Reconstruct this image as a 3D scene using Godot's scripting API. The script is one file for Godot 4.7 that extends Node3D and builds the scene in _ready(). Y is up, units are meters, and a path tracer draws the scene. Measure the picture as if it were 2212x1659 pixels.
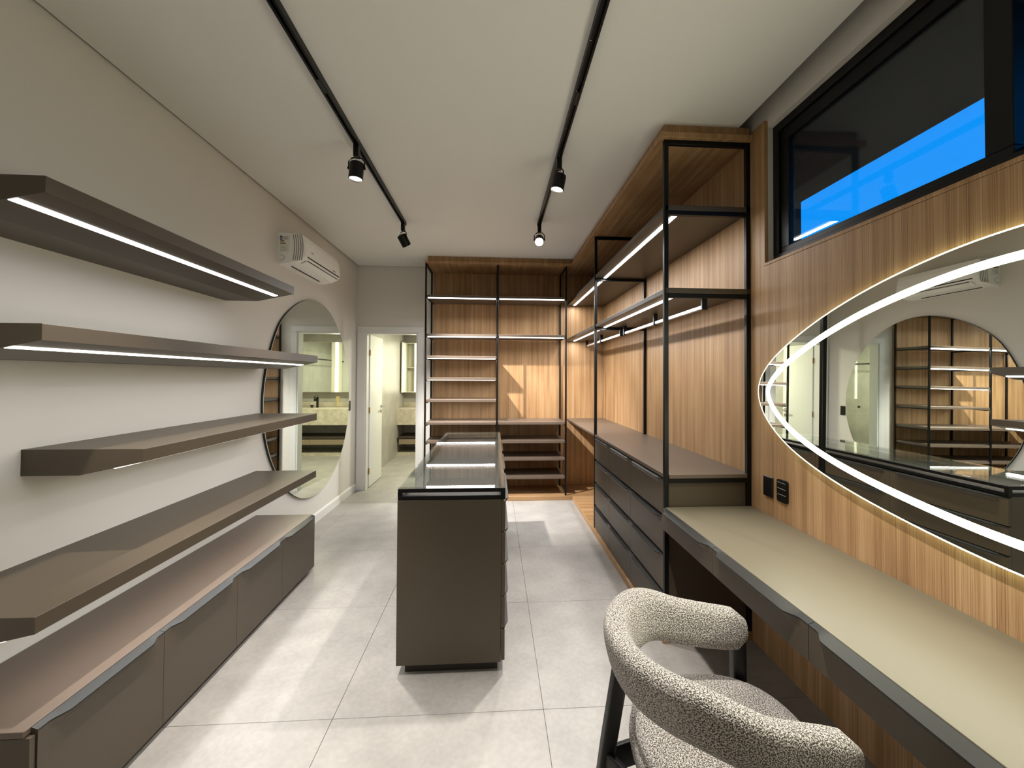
extends Node3D

# Walk-in dressing room: x to the right, y up, the camera looks towards -z. Units are metres.
const XL := -1.788      # left plaster wall
const XR := 1.452       # face of the wood cladding on the right
const XP := 1.472       # plaster wall behind it
const YC := 2.906       # ceiling
const ZB := -5.70       # back wall (dressing-room face)
const ZBB := -5.82      # back wall (bathroom face)
const ZR := 1.30        # wall behind the camera
const YT := 3.05        # structural slab above the ceiling board
const BX0 := -1.80      # bathroom
const BX1 := 0.62
const BZ := -8.77
const BY := 2.34

var M := {}
var names := {}

# ------------------------------------------------------------------ mesh builder
class Shape:
	var v := PackedVector3Array()
	var n := PackedVector3Array()
	func tri(a: Vector3, b: Vector3, c: Vector3, na: Vector3, nb: Vector3, nc: Vector3, out: Vector3) -> void:
		if (b - a).cross(c - a).dot(out) > 0.0:
			v.append_array([a, c, b]); n.append_array([na, nc, nb])
		else:
			v.append_array([a, b, c]); n.append_array([na, nb, nc])
	func poly(p: Array, out: Vector3) -> void:
		var nn := Vector3.ZERO
		for i in p.size():
			var a: Vector3 = p[i]
			var b: Vector3 = p[(i + 1) % p.size()]
			nn += a.cross(b)
		if nn.length() < 1e-12: return
		nn = nn.normalized()
		if nn.dot(out) < 0.0: nn = -nn
		for i in range(1, p.size() - 1): tri(p[0], p[i], p[i + 1], nn, nn, nn, nn)
	func box(a: Vector3, b: Vector3, c := 0.0) -> Shape:
		var lo := Vector3(minf(a.x, b.x), minf(a.y, b.y), minf(a.z, b.z))
		var hi := Vector3(maxf(a.x, b.x), maxf(a.y, b.y), maxf(a.z, b.z))
		c = minf(c, 0.45 * minf(hi.x - lo.x, minf(hi.y - lo.y, hi.z - lo.z)))
		var m := (lo + hi) / 2.0
		var h := (hi - lo) / 2.0
		var at := func(s: Vector3, full: int) -> Vector3:   # corner s with axis "full" at the extreme, the others inset
			var q := Vector3.ZERO
			for k in 3: q[k] = m[k] + s[k] * (h[k] - (0.0 if k == full else c))
			return q
		for i in 3:
			var j := (i + 1) % 3
			var k := (i + 2) % 3
			for si in [-1.0, 1.0]:
				var pts := []
				for t in [[-1.0, -1.0], [1.0, -1.0], [1.0, 1.0], [-1.0, 1.0]]:
					var s := Vector3.ZERO
					s[i] = si; s[j] = t[0]; s[k] = t[1]
					pts.append(at.call(s, i))
				var o := Vector3.ZERO
				o[i] = si
				poly(pts, o)
				if c <= 0.0: continue
				for sj in [-1.0, 1.0]:
					var s0 := Vector3.ZERO
					s0[i] = si; s0[j] = sj; s0[k] = -1.0
					var s1 := s0
					s1[k] = 1.0
					var o2 := Vector3.ZERO
					o2[i] = si; o2[j] = sj
					poly([at.call(s0, i), at.call(s1, i), at.call(s1, j), at.call(s0, j)], o2)
		if c > 0.0:
			for sx in [-1.0, 1.0]:
				for sy in [-1.0, 1.0]:
					for sz in [-1.0, 1.0]:
						var s := Vector3(sx, sy, sz)
						poly([at.call(s, 0), at.call(s, 1), at.call(s, 2)], s)
		return self
	func prism(p: PackedVector2Array, f: Callable, depth_a: float, depth_b: float) -> Shape:   # outline p, f(point, depth) -> place
		var idx := Geometry2D.triangulate_polygon(p)
		var dir: Vector3 = (f.call(p[0], depth_b) - f.call(p[0], depth_a)).normalized()
		for d in [[depth_a, -dir], [depth_b, dir]]:
			for i in range(0, idx.size(), 3):
				tri(f.call(p[idx[i]], d[0]), f.call(p[idx[i + 1]], d[0]), f.call(p[idx[i + 2]], d[0]), d[1], d[1], d[1], d[1])
		var cw := 1.0 if Geometry2D.is_polygon_clockwise(p) else -1.0
		for i in p.size():
			var a := p[i]
			var b := p[(i + 1) % p.size()]
			var e := (b - a).normalized()
			var o2 := Vector2(-e.y, e.x) * cw
			var o: Vector3 = f.call(a + o2, depth_a) - f.call(a, depth_a)
			poly([f.call(a, depth_a), f.call(b, depth_a), f.call(b, depth_b), f.call(a, depth_b)], o)
		return self
	# rows of equal length; smooth; wrap joins last point of a row with the first; caps close the first and last row
	func skin(rows: Array, wrap := true, caps := true) -> Shape:
		var nr := rows.size()
		var nc: int = rows[0].size()
		var nor := []
		for r in nr:
			var line := PackedVector3Array()
			line.resize(nc)
			nor.append(line)
		var quads := []
		var vol := 0.0
		for r in nr - 1:
			for c in (nc if wrap else nc - 1):
				var d := (c + 1) % nc
				quads.append([r, c, d])
				var a: Vector3 = rows[r][c]
				var b: Vector3 = rows[r][d]
				var e: Vector3 = rows[r + 1][d]
				var f: Vector3 = rows[r + 1][c]
				var nn := (e - a).cross(f - b)
				vol += a.dot(b.cross(e)) + a.dot(e.cross(f))
				for q in [[r, c], [r, d], [r + 1, d], [r + 1, c]]:
					nor[q[0]][q[1]] += nn
		var ca := Vector3.ZERO
		var cb := Vector3.ZERO
		for c in nc:
			ca += rows[0][c] / nc
			cb += rows[nr - 1][c] / nc
		if wrap and caps:
			for c in nc:
				var d := (c + 1) % nc
				vol += ca.dot(Vector3(rows[0][d]).cross(rows[0][c])) + cb.dot(Vector3(rows[nr - 1][c]).cross(rows[nr - 1][d]))
		var s := 1.0 if vol > 0.0 else -1.0
		for r in nr:
			for c in nc: nor[r][c] = (nor[r][c] * s).normalized()
		for q in quads:
			var r: int = q[0]
			var c: int = q[1]
			var d: int = q[2]
			var o: Vector3 = nor[r][c] + nor[r + 1][d]
			tri(rows[r][c], rows[r][d], rows[r + 1][d], nor[r][c], nor[r][d], nor[r + 1][d], o)
			tri(rows[r][c], rows[r + 1][d], rows[r + 1][c], nor[r][c], nor[r + 1][d], nor[r + 1][c], o)
		if wrap and caps:
			var na := (ca - cb).normalized()
			if nr > 2:
				var c1 := Vector3.ZERO
				var c2 := Vector3.ZERO
				for c in nc:
					c1 += rows[1][c] / nc
					c2 += rows[nr - 2][c] / nc
				na = (ca - c1).normalized()
				if na.length() < 0.5: na = (ca - cb).normalized()
				var nb := (cb - c2).normalized()
				if nb.length() < 0.5: nb = (cb - ca).normalized()
				fan(rows[nr - 1], cb, nb)
			else: fan(rows[nr - 1], cb, -na)
			fan(rows[0], ca, na)
		return self
	func fan(row: Array, ctr: Vector3, o: Vector3) -> void:
		for c in row.size(): 
			var a: Vector3 = row[c]
			var b: Vector3 = row[(c + 1) % row.size()]
			if a.distance_to(ctr) > 1e-5: poly([ctr, a, b], o)
	func lathe(prof: Array, origin: Vector3, axis: Vector3, segs := 24) -> Shape:   # prof: [radius, along]
		var z := axis.normalized()
		var x := (Vector3.UP if absf(z.y) < 0.9 else Vector3.RIGHT).cross(z).normalized()
		var y := z.cross(x)
		for i in range(prof.size() - 1):    # each band flat along the profile, smooth around
			var p: Array = prof[i]
			var q: Array = prof[i + 1]
			var slope := Vector2(q[1] - p[1], p[0] - q[0])
			if slope.length() < 1e-9: continue
			slope = slope.normalized()
			for k in segs:
				var t0 := TAU * k / segs
				var t1 := TAU * (k + 1) / segs
				var r0 := x * cos(t0) + y * sin(t0)
				var r1 := x * cos(t1) + y * sin(t1)
				var n0 := r0 * slope.x + z * slope.y
				var n1 := r1 * slope.x + z * slope.y
				var a: Vector3 = origin + r0 * p[0] + z * p[1]
				var b: Vector3 = origin + r1 * p[0] + z * p[1]
				var c: Vector3 = origin + r1 * q[0] + z * q[1]
				var d: Vector3 = origin + r0 * q[0] + z * q[1]
				if p[0] > 1e-6: tri(a, b, c, n0, n1, n1, n0 + n1)
				if q[0] > 1e-6: tri(a, c, d, n0, n1, n0, n0 + n1)
		return self
	func tube(pts: Array, r: float, segs := 10) -> Shape:
		var rows := []
		for i in pts.size():
			var t: Vector3 = (Vector3(pts[mini(i + 1, pts.size() - 1)]) - Vector3(pts[maxi(i - 1, 0)])).normalized()
			var x := (Vector3.UP if absf(t.y) < 0.9 else Vector3.RIGHT).cross(t).normalized()
			var y := t.cross(x)
			var row := []
			for k in segs: row.append(pts[i] + (x * cos(TAU * k / segs) + y * sin(TAU * k / segs)) * r)
			rows.append(row)
		return skin(rows)
	func done(material: Material) -> ArrayMesh:
		var arr := []
		arr.resize(Mesh.ARRAY_MAX)
		arr[Mesh.ARRAY_VERTEX] = v
		arr[Mesh.ARRAY_NORMAL] = n
		var m := ArrayMesh.new()
		m.add_surface_from_arrays(Mesh.PRIMITIVE_TRIANGLES, arr)
		m.surface_set_material(0, material)
		return m

# ------------------------------------------------------------------ scene helpers
func numbered(called: String) -> String:
	if not names.has(called):
		names[called] = 0
		return called
	names[called] += 1
	return "%s_%03d" % [called, names[called]]

func tag(o: Node3D, label: String, category: String, group := "", kind := "") -> Node3D:
	o.set_meta("label", label)
	o.set_meta("category", category)
	if group: o.set_meta("group", group)
	if kind: o.set_meta("kind", kind)
	return o

func thing(called: String, at: Vector3, label: String, category: String, group := "", kind := "") -> Node3D:
	var o := Node3D.new()
	o.name = numbered(called)
	add_child(o)
	o.position = at
	return tag(o, label, category, group, kind)

# the shape is given in room coordinates; it is moved into its parent's
func part(called: String, s: Shape, m: Material, parent: Node3D, label := "") -> MeshInstance3D:
	var o := MeshInstance3D.new()
	o.name = called
	var base := Vector3.ZERO
	var p: Node = parent
	while p is Node3D and p != self:
		base += p.position
		p = p.get_parent()
	for i in s.v.size(): s.v[i] -= base
	o.mesh = s.done(m)
	o.cast_shadow = GeometryInstance3D.SHADOW_CASTING_SETTING_ON
	parent.add_child(o, true)
	if label: o.set_meta("label", label)
	return o

func struct(called: String, s: Shape, m: Material, label: String, category: String) -> MeshInstance3D:
	var o := part(numbered(called), s, m, self)
	tag(o, label, category, "", "structure")
	return o

func bx(a: Vector3, b: Vector3, c := 0.0) -> Shape:
	return Shape.new().box(a, b, c)

func V(x: float, y: float, z: float) -> Vector3:
	return Vector3(x, y, z)

# an area light of the size of its strip, just in front of the glowing face
func strip_light(parent: Node3D, a: Vector3, b: Vector3, w: float, out: Vector3, watts: float, color: Color) -> void:
	var l := AreaLight3D.new()
	l.name = "strip_light"
	l.area_size = Vector2(a.distance_to(b), w)
	l.area_normalize_energy = true
	l.light_energy = watts / (PI * PI)
	l.light_color = color
	l.shadow_enabled = true
	l.area_range = 12.0
	l.area_attenuation = 2.0
	var x := (b - a).normalized()
	var z := -out.normalized()
	var base := Vector3.ZERO
	var p: Node = parent
	while p is Node3D and p != self:
		base += p.position
		p = p.get_parent()
	parent.add_child(l, true)
	l.transform = Transform3D(Basis(x, z.cross(x), z), (a + b) / 2.0 + out.normalized() * 0.004 - base)

# glowing bar + its light; out points away from the face
func led(parent: Node3D, a: Vector3, b: Vector3, w: float, t: float, out: Vector3, watts: float, color: Color, glow: Material) -> MeshInstance3D:
	var x := (b - a).normalized()
	var o := out.normalized()
	var y := o.cross(x)
	var s := Shape.new()
	var prof := PackedVector2Array([Vector2(-w / 2, 0), Vector2(w / 2, 0), Vector2(w / 2, t * 0.6), Vector2(w * 0.3, t), Vector2(-w * 0.3, t), Vector2(-w / 2, t * 0.6)])
	s.prism(prof, func(p: Vector2, d: float) -> Vector3: return a + x * d + y * p.x + o * p.y, 0.0, a.distance_to(b))
	var m := part("led_strip", s, glow, parent, "glowing white light strip")
	strip_light(parent, a + o * t, b + o * t, w, o, watts, color)
	return m

# ------------------------------------------------------------------ materials
func mat(called: String, srgb: Color, rough: float, metal := 0.0, spec := 0.5) -> StandardMaterial3D:
	var m := StandardMaterial3D.new()
	m.resource_name = called
	m.albedo_color = srgb
	m.roughness = rough
	m.metallic = metal
	m.metallic_specular = spec
	M[called] = m
	return m

func glowing(called: String, c: Color, e: float) -> StandardMaterial3D:
	var m := mat(called, Color(0.9, 0.9, 0.9), 0.5)
	m.emission_enabled = true
	m.emission = c
	m.emission_energy_multiplier = e
	return m

func noise_bytes(w: int, h: int, freq: float, sd: int, octaves := 4, kind := FastNoiseLite.TYPE_SIMPLEX_SMOOTH, big := 0, bigh := 0) -> PackedByteArray:
	var f := FastNoiseLite.new()
	f.seed = sd
	f.noise_type = kind
	f.frequency = freq
	f.fractal_octaves = octaves
	var im := f.get_seamless_image(w, h)
	if big > 0: im.resize(big, bigh, Image.INTERPOLATE_CUBIC)
	im.convert(Image.FORMAT_L8)
	return im.get_data()

func picture(data: PackedByteArray, w: int, h: int, fmt := Image.FORMAT_RGB8) -> ImageTexture:
	return ImageTexture.create_from_image(Image.create_from_data(w, h, false, fmt, data))

func ramp3(t: float, a: Color, b: Color, c: Color) -> Color:
	return a.lerp(b, t * 2.0) if t < 0.5 else b.lerp(c, t * 2.0 - 1.0)

func triplanar(m: StandardMaterial3D, s: Vector3, world := true) -> void:
	m.uv1_triplanar = true
	m.uv1_world_triplanar = world
	m.uv1_scale = s
	m.uv1_triplanar_sharpness = 8.0

func make_materials() -> void:
	mat("wall_paint", Color(0.84, 0.825, 0.80), 0.85, 0.0, 0.3)
	mat("ceiling_paint", Color(0.90, 0.90, 0.885), 0.9, 0.0, 0.3)
	mat("taupe", Color(0.295, 0.255, 0.202), 0.42)
	mat("taupe_top", Color(0.395, 0.343, 0.30), 0.40)
	mat("desk_taupe", Color(0.44, 0.41, 0.345), 0.42)
	mat("anthracite", Color(0.17, 0.17, 0.165), 0.45, 0.0, 0.35)
	mat("black_metal", Color(0.04, 0.04, 0.04), 0.40, 0.0, 0.35)
	mat("black_plastic", Color(0.05, 0.05, 0.052), 0.3)
	mat("white_lacquer", Color(0.86, 0.86, 0.85), 0.4)
	mat("white_plastic", Color(0.95, 0.95, 0.94), 0.35)
	mat("grille_grey", Color(0.52, 0.50, 0.48), 0.5)
	mat("dark_slot", Color(0.10, 0.09, 0.08), 0.6)
	mat("satin_metal", Color(0.80, 0.80, 0.80), 0.28, 0.9)
	mat("brass", Color(0.72, 0.58, 0.38), 0.35, 0.8)
	mat("chrome", Color(0.75, 0.75, 0.74), 0.2, 1.0)
	mat("mirror", Color(0.93, 0.95, 0.93), 0.0, 1.0)
	mat("mirror_edge", Color(0.10, 0.12, 0.11), 0.25)
	mat("grout", Color(0.62, 0.59, 0.56), 0.9)
	mat("black_wood", Color(0.07, 0.065, 0.06), 0.45)
	mat("outdoor_plaster", Color(0.13, 0.13, 0.135), 0.95)
	mat("cabinet_cream", Color(0.83, 0.82, 0.74), 0.45)
	mat("bath_taupe", Color(0.55, 0.49, 0.40), 0.5)
	mat("bath_dark", Color(0.25, 0.21, 0.17), 0.5)
	mat("reed", Color(0.85, 0.75, 0.40), 0.8)
	mat("sticker_white", Color(0.92, 0.92, 0.90), 0.5)
	mat("sticker_blue", Color(0.04, 0.13, 0.46), 0.5)
	mat("sticker_orange", Color(0.72, 0.48, 0.22), 0.5)
	mat("sticker_brown", Color(0.36, 0.22, 0.12), 0.5)
	mat("print_grey", Color(0.55, 0.54, 0.53), 0.6)
	mat("kick", Color(0.17, 0.145, 0.125), 0.6)
	glowing("led_white", Color(1.0, 0.97, 0.93), 3.0)
	glowing("led_ring", Color(1.0, 1.0, 0.90), 2.6)
	glowing("led_edge", Color(0.97, 1.0, 0.86), 1.7)
	glowing("led_halo", Color(0.97, 1.0, 0.78), 4.0)
	glowing("led_bath", Color(1.0, 0.98, 0.84), 2.4)
	glowing("lamp_glow", Color(1.0, 0.94, 0.84), 9.0)
	# clear glass
	var g := mat("glass", Color(0.9, 0.95, 0.92, 0.01), 0.0, 0.0, 0.35)
	g.transparency = BaseMaterial3D.TRANSPARENCY_ALPHA
	var tg := mat("table_glass", Color(0.75, 0.85, 0.78, 0.02), 0.0)
	tg.transparency = BaseMaterial3D.TRANSPARENCY_ALPHA
	# wood veneer: long vertical streaks of uneven strength, darker pores, planks of slightly different tone
	var W := 2048
	var H := 512
	var fine := noise_bytes(2048, 12, 0.16, 11, 3, FastNoiseLite.TYPE_SIMPLEX_SMOOTH, W, H)
	var mid := noise_bytes(512, 8, 0.05, 5, 3, FastNoiseLite.TYPE_SIMPLEX_SMOOTH, W, H)
	var wave := noise_bytes(128, 64, 0.04, 9, 3, FastNoiseLite.TYPE_SIMPLEX_SMOOTH, W, H)
	var pores := noise_bytes(2048, 64, 0.30, 17, 1, FastNoiseLite.TYPE_SIMPLEX_SMOOTH, W, H)
	var rng := RandomNumberGenerator.new()
	rng.seed = 4
	var tone := []
	for i in 9: tone.append(rng.randf_range(-16.0, 16.0))
	var lut := PackedByteArray()
	for i in 256:
		var c := ramp3(i / 255.0, Color(0.50, 0.37, 0.245), Color(0.66, 0.52, 0.37), Color(0.78, 0.65, 0.495))
		lut.append_array([int(c.r * 255), int(c.g * 255), int(c.b * 255)])
	var px := PackedByteArray()
	px.resize(W * H * 3)
	var k := 0
	for y in H:
		for x in W:
			var i := y * W + x
			var w := wave[i]
			var t: float = (fine[i] - 128) * (0.24 + w * 0.0036) + (mid[i] - 128) * 0.40 + (w - 128) * 0.30 + tone[(x * 9) / W]
			var p := pores[i]
			if p > 170: t -= (p - 170) * 1.0
			var q := clampi(int(138 + t), 0, 255) * 3
			px[k] = lut[q]; px[k + 1] = lut[q + 1]; px[k + 2] = lut[q + 2]
			k += 3
	var wood := mat("wood", Color(1, 1, 1), 0.48, 0.0, 0.4)
	wood.albedo_texture = picture(px, W, H)
	triplanar(wood, V(0.62, 0.30, 0.62))
	var woodx := mat("wood_across", Color(1, 1, 1), 0.45, 0.0, 0.4)   # grain along x on level boards
	woodx.albedo_texture = wood.albedo_texture
	# triplanar level plane is looked up with (x, z): stretch x instead of z for grain along x by turning the picture
	var im: Image = Image.create_from_data(W, H, false, Image.FORMAT_RGB8, px)
	im.rotate_90(CLOCKWISE)
	woodx.albedo_texture = ImageTexture.create_from_image(im)
	triplanar(woodx, V(0.30, 0.62, 0.62))
	# porcelain floor tile
	var S := 1024
	var big := noise_bytes(S, S, 0.006, 21, 5)
	var spk := noise_bytes(S, S, 0.05, 23, 4)
	var vein := noise_bytes(S, S, 0.012, 29, 3, FastNoiseLite.TYPE_PERLIN)
	var fp := PackedByteArray()
	fp.resize(S * S * 3)
	k = 0
	for i in S * S:
		var t := 0.5 + (big[i] - 128) * 0.0016 + (spk[i] - 128) * 0.0011
		var vn := absf(vein[i] - 128.0)
		if vn < 5.0: t += (5.0 - vn) * 0.006
		var c := Color(0.615, 0.60, 0.585) * (0.86 + 0.28 * t)
		fp[k] = clampi(int(c.r * 255), 0, 255); fp[k + 1] = clampi(int(c.g * 255), 0, 255); fp[k + 2] = clampi(int(c.b * 255), 0, 255)
		k += 3
	var tile := mat("porcelain", Color(1, 1, 1), 0.42, 0.0, 0.45)
	tile.albedo_texture = picture(fp, S, S)
	triplanar(tile, V(0.55, 0.55, 0.55))
	# beige stone
	var st := PackedByteArray()
	st.resize(S * S * 3)
	k = 0
	for i in S * S:
		var t := 0.5 + (big[i] - 128) * 0.0026 + (spk[i] - 128) * 0.0016
		var vn := absf(vein[i] - 128.0)
		if vn < 7.0: t += (7.0 - vn) * 0.030
		var c := ramp3(clampf(t, 0, 1), Color(0.64, 0.60, 0.53), Color(0.73, 0.695, 0.625), Color(0.86, 0.84, 0.78))
		st[k] = int(c.r * 255); st[k + 1] = int(c.g * 255); st[k + 2] = int(c.b * 255)
		k += 3
	var stone := mat("stone", Color(1, 1, 1), 0.3)
	stone.albedo_texture = picture(st, S, S)
	triplanar(stone, V(0.9, 0.9, 0.9))
	var slab := mat("wall_stone", Color(1.06, 1.06, 1.04), 0.4)
	slab.albedo_texture = tile.albedo_texture
	triplanar(slab, V(0.4, 0.4, 0.4))
	# boucle: short dark and pale loops
	var B := 1024
	var loops := noise_bytes(B, B, 0.16, 31, 2)
	var loops2 := noise_bytes(B, B, 0.09, 37, 2)
	var bp := PackedByteArray()
	bp.resize(B * B * 3)
	var bh := PackedByteArray()
	bh.resize(B * B)
	k = 0
	for i in B * B:
		var t := (loops[i] - 128) / 60.0 + (loops2[i] - 128) / 110.0
		var e := clampf(0.74 + t * 1.1, 0.0, 1.0)
		e = e * e * (3.0 - 2.0 * e)
		var c := Color(0.33, 0.30, 0.28).lerp(Color(0.90, 0.875, 0.85), e)
		bp[k] = int(c.r * 255); bp[k + 1] = int(c.g * 255); bp[k + 2] = int(c.b * 255)
		bh[i] = int(255 * clampf(0.5 + t * 0.5, 0, 1))
		k += 3
	var bo := mat("boucle", Color(1, 1, 1), 0.95, 0.0, 0.2)
	bo.albedo_texture = picture(bp, B, B)
	bo.heightmap_enabled = true
	bo.heightmap_texture = picture(bh, B, B, Image.FORMAT_L8)
	bo.heightmap_scale = 0.25
	bo.rim_enabled = true
	bo.rim = 0.3
	triplanar(bo, V(1.6, 1.6, 1.6), false)

# ------------------------------------------------------------------ repeated builders
# flat lacquered front in the plane x = xf that faces the side s (+1 or -1), with a wave-ended finger pull along its upper edge
func pull_front(called: String, parent: Node3D, z0: float, z1: float, y0: float, y1: float, xf: float, s: float, m: Material, depth := 0.027) -> MeshInstance3D:
	var a := minf(z0, z1)
	var b := maxf(z0, z1)
	var sh := bx(V(xf - s * 0.018, y0, a), V(xf, y1 - 0.036, b))
	var pl := Shape.new()
	var zs := [a]
	for i in 9: zs.append(a + 0.03 + 0.055 * i / 8.0)
	for i in 9: zs.append(b - 0.085 + 0.055 * i / 8.0)
	zs.append(b)
	var rows := []
	for z in zs:
		var e: float = clampf((minf(z - a, b - z) - 0.03) / 0.055, 0.0, 1.0)
		e = e * e * (3.0 - 2.0 * e)
		var o := depth * e
		rows.append([V(xf, y1 - 0.036, z), V(xf + s * o, y1 - 0.012, z), V(xf + s * o, y1 - 0.007, z), V(xf - s * 0.019, y1, z), V(xf - s * 0.018, y1 - 0.036, z)])
	for i in rows.size() - 1:
		var p: Array = rows[i]
		var q: Array = rows[i + 1]
		sh.poly([p[0], p[1], q[1], q[0]], V(s, -0.6, 0))
		sh.poly([p[3], p[4], q[4], q[3]], V(-s, 0, 0))
		pl.poly([p[1], p[2], q[2], q[1]], V(s, 0, 0))
		pl.poly([p[2], p[3], q[3], q[2]], V(s * 0.2, 1, 0))
	sh.poly([rows[0][0], rows[0][1], rows[0][2], rows[0][3], rows[0][4]], V(0, 0, -1))
	sh.poly([rows[-1][0], rows[-1][1], rows[-1][2], rows[-1][3], rows[-1][4]], V(0, 0, 1))
	var d := part(called, sh, m, parent)
	part("finger_pull", pl, M.anthracite, d, "dark grey finger pull")
	return d

func spline(pts: Array, per: int) -> PackedVector2Array:   # closed Catmull-Rom
	var out := PackedVector2Array()
	var n := pts.size()
	for i in n:
		var p0: Vector2 = pts[(i - 1 + n) % n]
		var p1: Vector2 = pts[i]
		var p2: Vector2 = pts[(i + 1) % n]
		var p3: Vector2 = pts[(i + 2) % n]
		for k in per: out.append(p1.cubic_interpolate(p2, p0, p3, float(k) / per))
	return out

func smoothed(p: PackedVector2Array, times: int) -> PackedVector2Array:
	for t in times:
		var q := PackedVector2Array()
		for i in p.size(): q.append((p[(i - 1 + p.size()) % p.size()] + p[i] * 2.0 + p[(i + 1) % p.size()]) / 4.0)
		p = q
	return p

func inset(p: PackedVector2Array, d: float) -> PackedVector2Array:
	var q := PackedVector2Array()
	var cw := 1.0 if Geometry2D.is_polygon_clockwise(p) else -1.0
	for i in p.size():
		var t := (p[(i + 1) % p.size()] - p[(i - 1 + p.size()) % p.size()]).normalized()
		q.append(p[i] - Vector2(-t.y, t.x) * cw * d)
	return q

func ring(p: PackedVector2Array, q: PackedVector2Array, x0: float, x1: float, face: float) -> Shape:   # flat band between two outlines in a plane across x
	var s := Shape.new()
	for i in p.size():
		var j := (i + 1) % p.size()
		for e in [[x0, -1.0], [x1, 1.0]]:
			s.poly([V(e[0], p[i].y, p[i].x), V(e[0], p[j].y, p[j].x), V(e[0], q[j].y, q[j].x), V(e[0], q[i].y, q[i].x)], V(e[1], 0, 0))
		var o := p[i] - q[i]
		s.poly([V(x0, p[i].y, p[i].x), V(x0, p[j].y, p[j].x), V(x1, p[j].y, p[j].x), V(x1, p[i].y, p[i].x)], V(0, o.y, o.x))
		s.poly([V(x0, q[i].y, q[i].x), V(x0, q[j].y, q[j].x), V(x1, q[j].y, q[j].x), V(x1, q[i].y, q[i].x)], V(0, -o.y, -o.x))
	return s

func sheet(p: PackedVector2Array, x0: float, x1: float) -> Shape:   # outline in (z, y), thick along x
	return Shape.new().prism(p, func(q: Vector2, d: float) -> Vector3: return Vector3(d, q.y, q.x), x0, x1)

const LED_COLOR := Color(0.995, 0.992, 0.985)
const SPOT_COLOR := Color(1.0, 0.975, 0.94)
const RING_COLOR := Color(1.0, 1.0, 0.89)
const BATH_COLOR := Color(1.0, 0.99, 0.86)

func _ready() -> void:
	# ---------------------------------------------------------------- camera, sky, exposure
	var cam := Camera3D.new()
	cam.name = "camera"
	cam.projection = Camera3D.PROJECTION_FRUSTUM
	cam.keep_aspect = Camera3D.KEEP_HEIGHT
	cam.near = 0.05
	cam.far = 60.0
	cam.size = 0.05 * 1659.0 / 930.0
	cam.frustum_offset = Vector2(-(1130.085 - 1106.0) / 930.0 * 0.05, -(829.5 - 798.367) / 930.0 * 0.05)
	cam.position = V(0, 1.47, 0)
	cam.rotation = V(0.017134, -0.06632, 0.004996)
	add_child(cam)
	cam.current = true
	var env := Environment.new()
	env.background_mode = Environment.BG_SKY
	var sm := ProceduralSkyMaterial.new()
	sm.sky_top_color = Color(0.0, 0.49, 0.84)
	sm.sky_horizon_color = Color(0.0, 0.51, 0.87)
	sm.sky_curve = 0.3
	sm.ground_bottom_color = Color(0.01, 0.02, 0.04)
	sm.ground_horizon_color = Color(0.02, 0.05, 0.10)
	sm.sun_angle_max = 0.0
	env.sky = Sky.new()
	env.sky.sky_material = sm
	env.tonemap_mode = Environment.TONE_MAPPER_LINEAR
	env.tonemap_exposure = 1.46
	env.sdfgi_enabled = true
	env.ssao_enabled = true
	env.ssil_enabled = true
	var we := WorldEnvironment.new()
	we.name = "environment"
	we.environment = env
	add_child(we)
	make_materials()
	room()
	window()
	bathroom()
	bookcase()
	wardrobe()
	floating_shelves()
	low_cabinet()
	island()
	desk()
	mirrors()
	tracks()
	small_things()
	chair()

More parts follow.
